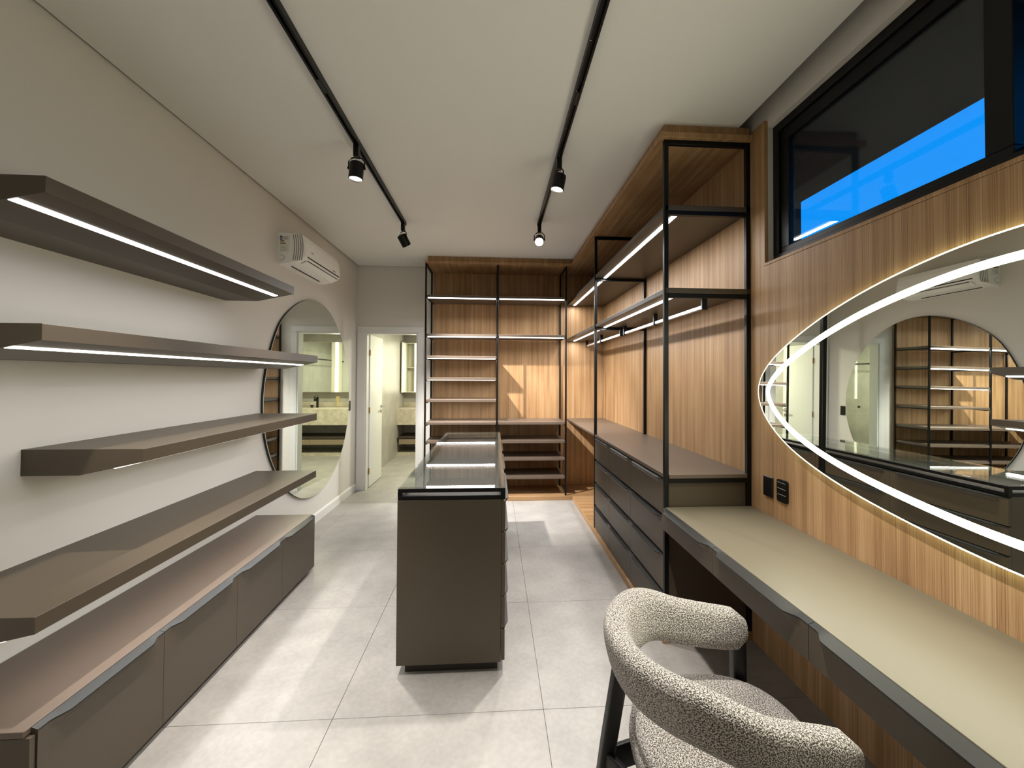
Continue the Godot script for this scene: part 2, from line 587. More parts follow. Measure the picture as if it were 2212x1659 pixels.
# ------------------------------------------------------------------ the room
func room() -> void:
	# floor: slab with grout, every tile a piece of its own
	var fl := struct("floor", bx(V(-1.95, -0.15, -9.0), V(1.75, -0.006, ZR + 0.15)), M.grout, "pale beige porcelain floor of large square tiles", "floor")
	var g := 0.0009
	for i in 4:
		var x0 := -1.593 + 0.909 * (i - 0)
		if i == 0: x0 = -1.593
		for j in 13:
			var z1 := 1.716 - 0.909 * j + 0.0
			var z0 := z1 - 0.909
			var a := maxf(x0 + g, XL)
			var b := minf(x0 + 0.909 - g, XP)
			var c := maxf(z0 + g, BZ)
			var d := minf(z1 - g, ZR)
			if i == 0: part("tile", bx(V(-1.80, -0.008, c), V(-1.593 - g, 0, d), 0.0008), M.porcelain, fl)
			if b - a < 0.01 or d - c < 0.01: continue
			part("tile", bx(V(a, -0.008, c), V(b, 0, d), 0.0008), M.porcelain, fl)
	# ceiling: board with a shadow gap at the walls, slab above
	var ce := struct("ceiling", bx(V(XL + 0.020, YC, ZB + 0.012), V(1.39, YC + 0.025, ZR)), M.ceiling_paint, "plain off-white plaster ceiling with a narrow shadow gap", "ceiling")
	part("slab", bx(V(-1.95, YT, ZBB), V(1.75, YT + 0.15, ZR + 0.15)), M.ceiling_paint, ce)
	struct("wall_left", bx(V(XL - 0.15, 0, ZB), V(XL, YT, ZR + 0.15)), M.wall_paint, "warm white plaster wall behind the floating shelves", "wall")
	struct("wall_rear", bx(V(XL, 0, ZR), V(XP + 0.15, YT, ZR + 0.15)), M.wall_paint, "warm white plaster wall behind the camera", "wall")
	var wb := bx(V(XL - 0.15, 0, ZBB), V(-1.669, YT, ZB))
	wb.box(V(-1.004, 0, ZBB), V(XP + 0.15, YT, ZB))
	wb.box(V(-1.669, 2.038, ZBB), V(-1.004, YT, ZB))
	struct("wall_back", wb, M.wall_paint, "warm white plaster wall pierced by the bathroom doorway", "wall")
	# right wall with the window opening
	var wr := bx(V(XP, 0, ZB), V(XP + 0.13, YT, -2.2226))
	wr.box(V(XP, 0, -2.2226), V(XP + 0.13, 2.088, ZR))
	wr.box(V(XP, 2.829, -2.2226), V(XP + 0.13, YT, ZR))
	wr.box(V(XP, 2.088, 0.06), V(XP + 0.13, 2.829, ZR))
	var wright := struct("wall_right", wr, M.wall_paint, "plaster wall clad in vertical-grained oak veneer panels under the window", "wall")
	var zs := [-5.655, -4.06, -3.2, -2.352]
	for i in 3: part("wood_panel", bx(V(XR, 0, zs[i] + 0.0008), V(XP, 2.87, zs[i + 1] - 0.0008)), M.wood, wright)
	part("wood_panel", bx(V(XR, 0, -2.3512), V(XP, 2.868, -2.2226)), M.wood, wright)
	var zp := [-2.2226, -1.474, -0.555, 0.364, 1.283]
	for i in 4: part("wood_panel", bx(V(XR, 0, zp[i] + 0.0008), V(XP, 2.074, zp[i + 1] - 0.0008)), M.wood, wright)
	part("sill_strip", bx(V(XR - 0.001, 2.076, -2.251), V(XP + 0.03, 2.091, 0.06), 0.001), M.wood, wright)
	# wood lining of the back wall behind the bookcase
	part("wood_panel", bx(V(-0.80, 0, ZB), V(0.03, 2.85, -5.66)), M.wood, get_node("wall_back"))
	part("wood_panel", bx(V(0.0316, 0, ZB), V(0.87, 2.85, -5.66)), M.wood, get_node("wall_back"))
	part("wood_panel", bx(V(0.8716, 0, ZB), V(XR, 2.85, -5.66)), M.wood, get_node("wall_back"))
	# baseboard
	var bb := Shape.new()
	bb.prism(PackedVector2Array([Vector2(XL, 0), Vector2(XL + 0.016, 0), Vector2(XL + 0.016, 0.075), Vector2(XL + 0.011, 0.086), Vector2(XL, 0.092)]),
		func(p: Vector2, d: float) -> Vector3: return V(p.x, p.y, d), ZB, -3.395)
	struct("baseboard_left", bb, M.white_lacquer, "white skirting board along the foot of the left wall", "skirting")
	# door: casing, lining, leaf, hinges, handle
	var dr := Node3D.new()
	dr.name = "door_1"
	add_child(dr)
	dr.position = V(-1.669, 0, ZB)
	tag(dr, "white bathroom door standing open in its white casing", "door", "", "structure")
	for side in [[-1.772, -1.669], [-1.004, -0.926]]:
		part("casing", bx(V(side[0], 0, ZB), V(side[1], 2.038, ZB + 0.016), 0.003), M.white_lacquer, dr)
	part("casing", bx(V(-1.772, 2.038, ZB), V(-0.926, 2.114, ZB + 0.016), 0.003), M.white_lacquer, dr)
	part("lining", bx(V(-1.669, 0, ZBB - 0.004), V(-1.652, 2.021, ZB + 0.004)), M.white_lacquer, dr)
	part("lining", bx(V(-1.021, 0, ZBB - 0.004), V(-1.004, 2.021, ZB + 0.004)), M.white_lacquer, dr)
	part("lining", bx(V(-1.669, 2.021, ZBB - 0.004), V(-1.004, 2.038, ZB + 0.004)), M.white_lacquer, dr)
	var leaf := part("leaf", bx(V(-1.676, 0.008, -6.43), V(-1.640, 2.018, -5.808), 0.002), M.white_lacquer, dr)
	for y in [0.22, 1.02, 1.78]:
		part("hinge", bx(V(-1.672, y - 0.04, -5.809), V(-1.645, y + 0.04, -5.8055), 0.001).box(V(-1.643, y - 0.04, -5.81), V(-1.633, y + 0.04, -5.80), 0.003), M.brass, leaf)
	var hd := Shape.new().lathe([[0.0, 0.008], [0.024, 0.008], [0.026, 0.005], [0.026, 0.0]], V(-1.640, 1.04, -6.37), V(1, 0, 0), 16)
	hd.tube([V(-1.640, 1.04, -6.37), V(-1.600, 1.04, -6.37), V(-1.592, 1.04, -6.362), V(-1.590, 1.04, -6.25)], 0.008, 10)
	part("door_handle", hd, M.chrome, leaf)
	part("keyhole_plate", Shape.new().lathe([[0.0, 0.008], [0.022, 0.008], [0.024, 0.0]], V(-1.640, 0.965, -6.37), V(1, 0, 0), 16), M.chrome, leaf)

# ------------------------------------------------------------------ window and what is seen through it
func window() -> void:
	var w := Node3D.new()
	w.name = "window_1"
	add_child(w)
	w.position = V(1.5, 2.09, -2.2226)
	tag(w, "black-framed sliding window high in the wood-clad wall with dusk sky behind", "window", "", "structure")
	var z0 := -2.2226
	var z1 := 0.06
	var f := bx(V(1.5, 2.088, z0), V(1.595, 2.128, z1), 0.002)
	f.box(V(1.5, 2.785, z0), V(1.595, 2.829, z1), 0.002)
	f.box(V(1.5, 2.128, z0), V(1.595, 2.785, z0 + 0.045), 0.002)
	f.box(V(1.5, 2.128, z1 - 0.045), V(1.595, 2.785, z1), 0.002)
	part("frame", f, M.black_metal, w)
	for k in [[z0 + 0.045, -1.150, 1.512], [-1.226, z1 - 0.045, 1.55]]:
		var a: float = k[0]
		var b: float = k[1]
		var x: float = k[2]
		var s := bx(V(x, 2.128, a), V(x + 0.032, 2.158, b), 0.002)
		s.box(V(x, 2.72, a), V(x + 0.032, 2.785, b), 0.002)
		s.box(V(x, 2.158, a), V(x + 0.032, 2.72, a + 0.062), 0.002)
		s.box(V(x, 2.158, b - 0.076), V(x + 0.032, 2.72, b), 0.002)
		var sash := part("sash", s, M.black_metal, w)
		part("pane", bx(V(x + 0.014, 2.15, a + 0.05), V(x + 0.019, 2.73, b - 0.06)), M.glass, sash)
	struct("roof", bx(V(1.602, 2.95, -6.0), V(2.56, 3.12, 2.5)), M.outdoor_plaster, "dark rough eave projecting outside above the window", "eave")
	struct("wall_exterior", bx(V(1.602, 0.0, -3.62), V(2.56, 2.95, -3.43)), M.outdoor_plaster, "dark rendered wing wall outside the window", "wall")

# ------------------------------------------------------------------ bathroom beyond the door
func bathroom() -> void:
	struct("wall_bathroom_left", bx(V(BX0 - 0.15, 0, BZ - 0.15), V(BX0, YT, ZBB)), M.wall_stone, "pale stone-look bathroom wall beside the open door", "wall")
	struct("wall_bathroom_back", bx(V(BX0, 0, BZ - 0.15), V(BX1 + 0.15, YT, BZ)), M.wall_stone, "pale stone-look bathroom wall above the vanity", "wall")
	struct("wall_bathroom_right", bx(V(BX1, 0, BZ), V(BX1 + 0.15, YT, ZBB)), M.wall_stone, "far pale bathroom wall seen in the oval mirror", "wall")
	struct("ceiling_bathroom", bx(V(BX0, BY, BZ), V(BX1, BY + 0.1, ZBB)), M.ceiling_paint, "low off-white bathroom ceiling", "ceiling")
	# flat ceiling light over the room
	var c2 := thing("ceiling_light", V(-0.7, BY - 0.012, -7.0), "square flat ceiling light over the bathroom floor", "light")
	part("housing", bx(V(-0.87, BY - 0.012, -7.17), V(-0.53, BY, -6.83), 0.003), M.white_plastic, c2)
	led(c2, V(-0.85, BY - 0.012, -7.0), V(-0.55, BY - 0.012, -7.0), 0.3, 0.004, V(0, -1, 0), 40.0, BATH_COLOR, M.led_bath)
	# stone vanity
	var va := thing("vanity_counter", V(-0.6, 0.569, -8.45), "beige marble bathroom vanity with a deep stone apron", "vanity")
	part("apron", bx(V(BX0, 0.569, -8.13), V(BX1, 0.862, -8.16)), M.stone, va)
	part("top", bx(V(BX0, 0.845, BZ + 0.002), V(BX1, 0.869, -8.128), 0.003), M.stone, va)
	struct("trim_2", bx(V(BX0, 0.870, BZ), V(BX1, 0.955, BZ + 0.02), 0.002), M.stone, "marble upstand along the bathroom wall behind the vanity", "upstand")
	part("basin", bx(V(-0.62, 0.868, -8.58), V(0.12, 0.8705, -8.24), 0.001), M.stone, va)
	var un := thing("vanity_drawer_unit", V(-0.6, 0.2, -8.4), "taupe drawer unit hung under the stone vanity with a dark top", "cabinet")
	part("top", bx(V(BX0 + 0.01, 0.318, BZ + 0.01), V(BX1, 0.346, -8.13), 0.002), M.bath_dark, un)
	part("body", bx(V(BX0 + 0.03, 0.212, BZ + 0.01), V(BX1, 0.316, -8.16)), M.bath_dark, un)
	for i in 3: part("drawer", bx(V(BX0 + 0.035 + i * 0.80, 0.209, -8.158), V(BX0 + 0.83 + i * 0.80, 0.305, -8.138), 0.002), M.bath_taupe, un)
	struct("trim_1", bx(V(BX0, 0, BZ), V(BX1, 0.055, -8.15)), M.stone, "low stone kerb under the bathroom vanity", "kerb")
	# mirror cabinet with one door open, light strips
	var mc := thing("mirror_cabinet", V(-0.6, 1.155, -8.68), "bathroom mirror cabinet with its left door open and glowing strips", "cabinet")
	var zc := -8.60
	part("body", bx(V(-1.74, 1.155, BZ + 0.002), V(-1.722, 2.13, zc)).box(V(-1.722, 1.155, BZ + 0.002), V(0.60, 1.173, zc)).box(V(-1.722, 2.112, BZ + 0.002), V(0.60, 2.13, zc)).box(V(-1.722, 1.173, BZ + 0.002), V(-1.575, 2.112, BZ + 0.014)), M.cabinet_cream, mc)
	part("shelf", bx(V(-1.722, 1.64, BZ + 0.014), V(-1.58, 1.652, zc - 0.01)), M.cabinet_cream, mc)
	part("divider", bx(V(-1.578, 1.173, BZ + 0.002), V(-1.515, 2.112, zc)), M.cabinet_cream, mc)
	var dq := func(p: Vector2, d: float) -> Vector3: return V(p.x, d, p.y)
	part("door", Shape.new().prism(PackedVector2Array([Vector2(-1.738, zc), Vector2(-1.722, zc), Vector2(-1.762, zc + 0.235), Vector2(-1.778, zc + 0.235)]), dq, 1.16, 2.125), M.white_lacquer, mc)
	part("door_mirror", Shape.new().prism(PackedVector2Array([Vector2(-1.743, zc), Vector2(-1.7385, zc), Vector2(-1.7785, zc + 0.235), Vector2(-1.783, zc + 0.235)]), dq, 1.16, 2.125), M.bath_dark, mc)
	for k in [[-1.51, -0.57], [-0.37, 0.186], [0.194, 0.396], [0.404, 0.60]]:
		part("mirror_door", bx(V(k[0], 1.16, zc), V(k[1], 2.125, zc + 0.018), 0.001), M.mirror, mc)
	part("filler", bx(V(-0.57, 1.175, BZ), V(-0.37, 2.11, zc)), M.cabinet_cream, mc)
	for x in [-1.545, -0.47]:
		led(mc, V(x, 1.165, zc + 0.002), V(x, 2.12, zc + 0.002), 0.05, 0.012, V(0, 0, 1), 2.2 if x < -1.0 else 5.0, BATH_COLOR, M.led_bath)
	var shw := thing("shower_screen", V(0.36, 0, -7.0), "clear glass shower screen with black top rail at the right of the bathroom", "shower screen")
	part("glass_panel", bx(V(0.356, 0.01, -7.62), V(0.364, 1.98, -5.83)), M.glass, shw)
	part("glass_panel", bx(V(0.370, 0.01, -8.10), V(0.378, 1.98, -7.60)), M.glass, shw)
	part("top_rail", Shape.new().tube([V(0.345, 1.84, -8.12), V(0.345, 1.84, -5.825)], 0.014, 10), M.black_plastic, shw)
	part("knob", Shape.new().lathe([[0.0, 0.03], [0.022, 0.03], [0.024, 0.024], [0.012, 0.0], [0.0, 0.0]], V(0.356, 1.05, -7.52), V(-1, 0, 0), 16), M.black_plastic, shw)
	# tap, diffuser
	var tp := thing("tap", V(-0.18, 0.8707, -8.42), "matt black arched basin tap reflected in the oval mirror", "tap")
	var arc := []
	for i in 13:
		var t := PI * i / 12.0
		arc.append(V(-0.18 - 0.0, 1.03 + 0.055 * sin(t), -8.365 - 0.055 * cos(t)))
	part("spout", Shape.new().tube([V(-0.18, 0.8707, -8.42), V(-0.18, 0.95, -8.42)] + arc + [V(-0.18, 1.0, -8.31)], 0.022, 12), M.black_plastic, tp)
	part("lever", bx(V(-0.10, 0.8707, -8.44), V(-0.06, 0.91, -8.40), 0.006).box(V(-0.12, 0.905, -8.43), V(-0.04, 0.92, -8.41), 0.004), M.black_plastic, tp)
	var df := thing("reed_diffuser", V(-0.58, 0.8707, -8.35), "small glass reed diffuser with yellow reeds on the stone vanity", "diffuser")
	part("bottle", Shape.new().lathe([[0.0, 0.0], [0.036, 0.0], [0.036, 0.06], [0.014, 0.075], [0.014, 0.09], [0.0, 0.09]], V(-0.58, 0.8707, -8.35), V(0, 1, 0), 16), M.glass, df)
	for i in 6:
		var a := TAU * i / 6.0
		part("reed", Shape.new().tube([V(-0.58, 0.875, -8.35), V(-0.58 + cos(a) * 0.025, 1.09, -8.35 + sin(a) * 0.025)], 0.003, 6), M.reed, df)
	var so := thing("wall_socket", V(-1.455, 1.03, BZ), "black socket plate on the bathroom wall under the mirror cabinet", "socket")
	part("plate", bx(V(-1.49, 1.01, BZ), V(-1.42, 1.125, BZ + 0.01), 0.003), M.black_plastic, so)

# ------------------------------------------------------------------ bookcase on the back wall
func bookcase() -> void:
	var o := thing("shelving_unit", V(0.022, 0, -5.4), "tall open shelving unit with black posts on the back wall, oak-lined", "shelving unit")
	var zf := -5.165
	var zb := -5.648
	part("plinth", bx(V(-0.826, 0, zb - 0.012), V(0.9365, 0.048, -5.127), 0.002), M.wood_across, o)
	part("top_panel", bx(V(-0.83, 2.816, zb - 0.012), V(0.92, 2.848, zf + 0.022), 0.002), M.wood, o)
	part("top_spacer", bx(V(-0.80, 2.848, zb), V(0.95, YC, zf - 0.008)), M.wood, o)
	for x in [-0.818, 0.032, 0.862]:
		for z in [zf, zb + 0.012]:
			part("post", bx(V(x - 0.010, 0.048, z - 0.010), V(x + 0.010, 2.816, z + 0.010), 0.0015), M.black_metal, o)
		part("top_rail", bx(V(x - 0.010, 2.796, zb + 0.022), V(x + 0.010, 2.816, zf - 0.010), 0.0015), M.black_metal, o)
	var rows := [[2.411, 2, 0.012], [1.948, 2, 0.010], [1.686, 0, 0.007], [1.428, 0, 0.003], [1.166, 0, 0.001], [0.898, 2, 0.0], [0.676, 2, 0.0], [0.467, 2, 0.0], [0.247, 2, 0.0]]
	for r in rows:
		var y: float = r[0]
		for col in 2:
			if r[1] == 0 and col == 1: continue
			var x0 := -0.808 if col == 0 else 0.042
			var x1 := 0.022 if col == 0 else 0.852
			var sh := part("shelf", bx(V(x0, y, zb + 0.022), V(x1, y + 0.031, zf + 0.002), 0.0015), M.taupe_top, o)
			for x in [x0 + 0.006, x1 - 0.006]:
				part("bracket", bx(V(x - 0.006, y - 0.012, zb + 0.024), V(x + 0.006, y, zf - 0.012)), M.black_metal, sh)
			if r[2] > 0.0:
				led(sh, V(x0 + 0.012, y + 0.001, zf - 0.007), V(x1 - 0.012, y + 0.001, zf - 0.007), 0.016, r[2], V(0, -1, 25.0 * r[2]), 3.6 if col == 0 and r[1] == 0 else 4.2, LED_COLOR, M.led_white)

# ------------------------------------------------------------------ wardrobe on the right: frame, shelves, rail, chest, worktop
func wardrobe() -> void:
	var o := thing("wardrobe_frame", V(1.2, 0, -3.9), "open black-framed wardrobe along the oak wall with two lit shelves", "wardrobe")
	part("plinth", bx(V(0.938, 0, -5.655), V(XR, 0.048, -2.347), 0.002), M.wood_across, o)
	part("top_panel", bx(V(0.921, 2.816, -5.655), V(XR, 2.848, -2.325), 0.002), M.wood, o)
	part("top_spacer", bx(V(0.951, 2.848, -5.65), V(XR, YC, -2.36)), M.wood, o)
	for z in [-2.3625, -4.046]:
		part("post", bx(V(0.948, 0.048, z - 0.0125), V(0.973, 2.816, z + 0.0125), 0.0015), M.black_metal, o)
		part("post", bx(V(1.4265, 0.048, z - 0.0125), V(1.4515, 2.816, z + 0.0125), 0.0015), M.black_metal, o)
		for y in [2.79, 2.389, 1.920]:
			part("rail", bx(V(0.973, y, z - 0.0125), V(1.4265, y + 0.026, z + 0.0125), 0.0015), M.black_metal, o)
	part("rail", bx(V(0.973, 0.882, -2.375), V(1.4265, 0.907, -2.35), 0.0015), M.black_metal, o)
	for yy in [2.415, 1.946]:
		for k in [[-4.04, -2.350], [-5.655, -4.043]]:
			var sh := part("shelf", bx(V(0.955, yy, k[0]), V(XR - 0.002, yy + 0.030, k[1]), 0.0015), M.taupe, o)
			var a: float = k[0] + (0.03 if k[0] > -5 else 0.07)
			led(sh, V(1.042, yy, a), V(1.042, yy, k[1] - 0.035), 0.030, 0.006, V(0, -1, 0), 7.5, LED_COLOR, M.led_white)
	for k in [[-3.90, -2.394], [-5.54, -4.017]]:
		var r := part("hanging_rail", bx(V(1.192, 1.866, k[0]), V(1.208, 1.892, k[1]), 0.005), M.satin_metal, o, "pale metal hanging rail")
		for z in [k[0], (k[0] + k[1]) / 2.0, k[1]]:
			part("bracket", bx(V(1.184, 1.86, z - 0.008), V(1.216, 1.946, z + 0.008), 0.002), M.black_metal, r)
	# chest of drawers under the worktop
	var c := thing("drawer_chest", V(1.2, 0.048, -3.2), "taupe chest of twelve drawers with dark finger pulls under the worktop", "chest")
	part("face_frame", bx(V(0.9715, 0.05, -4.03), V(0.9725, 0.903, -2.378)), M.dark_slot, c)
	part("body", bx(V(0.973, 0.048, -4.032), V(1.45, 0.905, -2.376)).box(V(0.975, 0.05, -2.376), V(1.4265, 0.880, -2.368)), M.taupe, c)
	var cols := [-4.036, -3.518, -2.963, -2.376]
	var ys := [0.052, 0.264, 0.477, 0.690, 0.906]
	for i in 3:
		for j in 4:
			pull_front("drawer", c, cols[i] + 0.0015, cols[i + 1] - 0.0015, ys[j] + (0.011 if j > 0 else 0.0), ys[j + 1] - 0.003, 0.952, -1.0, M.taupe, 0.020)
	var t := thing("worktop", V(1.2, 0.907, -4.0), "long brown worktop over the drawers running into the oak corner", "worktop")
	var tp := bx(V(0.951, 0.908, -5.655), V(XR - 0.002, 0.928, -4.0605), 0.0015)
	tp.box(V(0.975, 0.908, -4.0605), V(1.425, 0.928, -2.348), 0.0)
	tp.box(V(0.951, 0.908, -4.031), V(0.975, 0.928, -2.377), 0.0)
	tp.box(V(1.425, 0.908, -4.031), V(XR - 0.002, 0.928, -2.377), 0.0)
	part("top", tp, M.taupe_top, t)

# ------------------------------------------------------------------ four floating shelves on the left wall
func floating_shelves() -> void:
	var rows := [
		[2.068, -1.376, -2.981, "topmost floating taupe shelf on the left wall, ending short of the oval mirror"],
		[1.623, -1.376, -3.383, "second floating taupe shelf from the top, with a glowing underside strip"],
		[1.185, -1.758, -3.383, "third floating taupe shelf from the top, the shortest, its near end visible"],
		[0.753, -1.376, -3.383, "lowest floating taupe shelf, just above the low drawer cabinet"]]
	for r in rows:
		var t: float = r[0]
		var o := thing("floating_shelf", V(XL, t - 0.1, (r[1] + r[2]) / 2.0), r[3], "shelf", "floating shelves on the left wall")
		var s := Shape.new()
		s.prism(PackedVector2Array([Vector2(XL, t), Vector2(-1.3505, t), Vector2(-1.349, t - 0.0015), Vector2(-1.349, t - 0.050), Vector2(-1.582, t - 0.1), Vector2(XL, t - 0.1)]),
			func(p: Vector2, d: float) -> Vector3: return V(p.x, p.y, d), r[2], r[1])
		part("board", s, M.taupe, o)
		var d := V(0.05, -0.233, 0).normalized()
		var x := -1.445
		var y := t - 0.1 + 0.05 * (x + 1.582) / 0.233
		led(o, V(x, y, r[2] + 0.045), V(x, y, r[1] - 0.005), 0.028, 0.003, V(d.x, d.y, 0), 3.4 * (r[1] - r[2]) / 2.0, LED_COLOR, M.led_white)

func low_cabinet() -> void:
	var o := thing("low_cabinet", V(-1.57, 0, -2.38), "long low taupe cabinet with four doors under the floating shelves", "cabinet")
	part("plinth", bx(V(XL + 0.004, 0, -3.32), V(-1.395, 0.030, -1.42)), M.kick, o)
	part("body", bx(V(XL + 0.004, 0.030, -3.383), V(-1.376, 0.398, -1.378)).box(V(-1.376, 0.030, -1.394), V(-1.358, 0.398, -1.378)), M.taupe, o)
	part("top", bx(V(XL + 0.003, 0.400, -3.383), V(-1.374, 0.420, -1.376), 0.0012), M.taupe_top, o)
	var zs := [-3.383, -2.891, -2.399, -1.891, -1.396]
	for i in 4: pull_front("door", o, zs[i] + 0.001, zs[i + 1] - 0.001, 0.031, 0.417, -1.354, 1.0, M.taupe, 0.020)

# ------------------------------------------------------------------ island with a glazed display top
func island() -> void:
	var o := thing("island_cabinet", V(-0.21, 0, -3.2), "free-standing taupe island cabinet with a glass display top in black frame", "island")
	var x0 := -0.471
	var z0 := -4.269
	var z1 := -2.161
	part("plinth", bx(V(-0.436, 0, z0 + 0.05), V(0.022, 0.057, z1 - 0.04)), M.kick, o)
	part("body", bx(V(x0 - 0.001, 0.055, z0), V(0.0385, 0.859, z1), 0.0015), M.taupe, o)
	var ys := [0.066, 0.224, 0.383, 0.542, 0.701, 0.857]
	var zs := [z0 + 0.002, z0 + 0.702, z0 + 1.404, z1]
	for i in 3:
		for j in 5: pull_front("drawer", o, zs[i] + 0.001, zs[i + 1] - 0.001, ys[j], ys[j + 1] - 0.002, 0.058, 1.0, M.taupe, 0.018)
	var f := bx(V(x0, 0.8595, z1 - 0.022), V(0.058, 0.880, z1), 0.0015).box(V(x0, 0.897, z1 - 0.022), V(0.058, 0.916, z1), 0.0015)
	f.box(V(x0, 0.8595, z0), V(0.058, 0.880, z0 + 0.022), 0.0015).box(V(x0, 0.897, z0), V(0.058, 0.916, z0 + 0.022), 0.0015)
	for x in [x0, 0.036]:
		f.box(V(x, 0.8595, z0 + 0.022), V(x + 0.022, 0.880, z1 - 0.022), 0.0015).box(V(x, 0.897, z0 + 0.022), V(x + 0.022, 0.916, z1 - 0.022), 0.0015)
		for z in [z0, z1 - 0.022]: f.box(V(x, 0.879, z), V(x + 0.022, 0.898, z + 0.022))
	part("tray", bx(V(x0 + 0.006, 0.8592, z0 + 0.006), V(0.052, 0.8612, z1 - 0.006)), M.kick, o)
	var df := part("display_frame", f, M.black_metal, o, "black metal display frame")
	part("glass_side", bx(V(x0 + 0.022, 0.8795, z1 - 0.014), V(0.036, 0.8975, z1 - 0.009)), M.glass, df)
	part("glass_side", bx(V(0.045, 0.8795, z0 + 0.022), V(0.050, 0.8975, z1 - 0.022)), M.glass, df)
	part("glass_side", bx(V(x0 + 0.009, 0.8795, z0 + 0.022), V(x0 + 0.014, 0.8975, z1 - 0.022)), M.glass, df)
	part("glass_top", bx(V(x0, 0.9165, z0), V(0.058, 0.9245, z1), 0.001), M.table_glass, o, "clear glass top")

# ------------------------------------------------------------------ dressing table
func desk() -> void:
	var o := thing("dressing_table", V(1.2, 0.6, -1.2), "long wall-hung taupe dressing table with drawers under the lit oval mirror", "table")
	part("tabletop", bx(V(0.954, 0.729, -2.352), V(XR - 0.001, 0.749, -0.02), 0.0012), M.desk_taupe, o)
	part("carcass", bx(V(0.956, 0.634, -2.350), V(XR - 0.001, 0.650, -0.02)).box(V(0.956, 0.650, -0.04), V(XR - 0.001, 0.729, -0.02)), M.taupe, o)
	var zs := [-2.352, -1.794, -1.231, -0.668, -0.105]
	for i in 4: pull_front("drawer", o, zs[i] + 0.001, zs[i + 1] - 0.001, 0.632, 0.747, 0.934, -1.0, M.taupe)
	part("end_panel", bx(V(0.935, 0, -0.10), V(XR - 0.001, 0.729, -0.042), 0.001), M.taupe, o)

# ------------------------------------------------------------------ mirrors
func mirrors() -> void:
	# free-form mirror on the left wall (outline in z, y)
	var lp := [[-3.627, 1.857], [-3.676, 1.924], [-3.833, 2.045], [-4.006, 2.139], [-4.197, 2.205], [-4.36, 2.224], [-4.548, 2.214], [-4.732, 2.167], [-4.934, 2.067], [-5.115, 1.911], [-5.275, 1.691], [-5.37, 1.44], [-5.388, 1.25], [-5.377, 1.075], [-5.323, 0.871], [-5.244, 0.7], [-5.093, 0.521], [-4.865, 0.365], [-4.646, 0.29], [-4.393, 0.27], [-4.164, 0.308], [-3.958, 0.391], [-3.79, 0.500], [-3.594, 0.718], [-3.504, 0.868], [-3.445, 1.034], [-3.42, 1.203], [-3.425, 1.32], [-3.451, 1.479], [-3.522, 1.674]]
	var p := []
	for q in lp: p.append(Vector2(q[0], q[1]))
	var out := smoothed(spline(p, 4), 24)
	var o := thing("wall_mirror", V(XL, 1.27, -4.41), "large frameless free-form round mirror on the left wall beside the shelves", "mirror")
	part("mirror_glass", sheet(out, -1.769, -1.7645), M.mirror, o)
	part("backing", sheet(inset(out, 0.001), XL, -1.769), M.mirror_edge, o)
	# lit pebble-shaped mirror over the dressing table
	var rp := [[-2.256, 1.40], [-2.238, 1.458], [-2.185, 1.525], [-2.124, 1.572], [-2.037, 1.625], [-1.965, 1.662], [-1.842, 1.722], [-1.702, 1.773], [-1.581, 1.811], [-1.464, 1.841], [-1.295, 1.875], [-1.15, 1.892], [-1.0, 1.896], [-0.75, 1.885], [-0.5, 1.84], [-0.25, 1.75], [-0.06, 1.61], [0.02, 1.45], [0.01, 1.29], [-0.08, 1.16], [-0.25, 1.05], [-0.5, 0.97], [-0.75, 0.935], [-1.0, 0.932], [-1.152, 0.942], [-1.31, 0.961], [-1.473, 0.985], [-1.61, 1.011], [-1.72, 1.037], [-1.794, 1.058], [-1.903, 1.094], [-1.993, 1.131], [-2.078, 1.178], [-2.169, 1.245], [-2.231, 1.315]]
	p = []
	for q in rp: p.append(Vector2(q[0], q[1]))
	out = smoothed(spline(p, 4), 20)
	var r := thing("lit_mirror", V(1.44, 1.41, -1.1), "large pebble-shaped mirror with glowing ring on the oak wall over the dressing table", "mirror")
	part("mirror_glass", sheet(inset(out, 0.0047), 1.4245, 1.4285), M.mirror, r)
	part("backing", sheet(inset(out, 0.03), 1.4286, XR - 0.006), M.mirror_edge, r)
	part("led_edge_band", ring(out, inset(out, 0.0045), 1.4240, 1.4300, -1.0), M.led_edge, r, "thin glowing edge")
	part("led_halo", ring(inset(out, 0.014), inset(out, 0.022), 1.434, 1.442, -1.0), M.led_halo, r, "hidden glow round the rim")
	var mid := smoothed(inset(out, 0.080), 10)
	var a := inset(mid, -0.0125)
	var b := inset(mid, 0.0125)
	part("led_ring", ring(a, b, 1.4222, 1.4246, -1.0), M.led_ring, r, "broad glowing ring")
	r.rotation.z = -0.0095     # the glass hangs leaning back by half a degree
	var n := mid.size()
	var segs := 20
	for i in segs:
		var q0 := mid[int(float(n) * i / segs)]
		var q1 := mid[int(float(n) * (i + 1) / segs) % n]
		strip_light(r, V(1.420, q0.y, q0.x), V(1.420, q1.y, q1.x), 0.025, V(-1, 0, 0), 2.1 * q0.distance_to(q1), RING_COLOR)

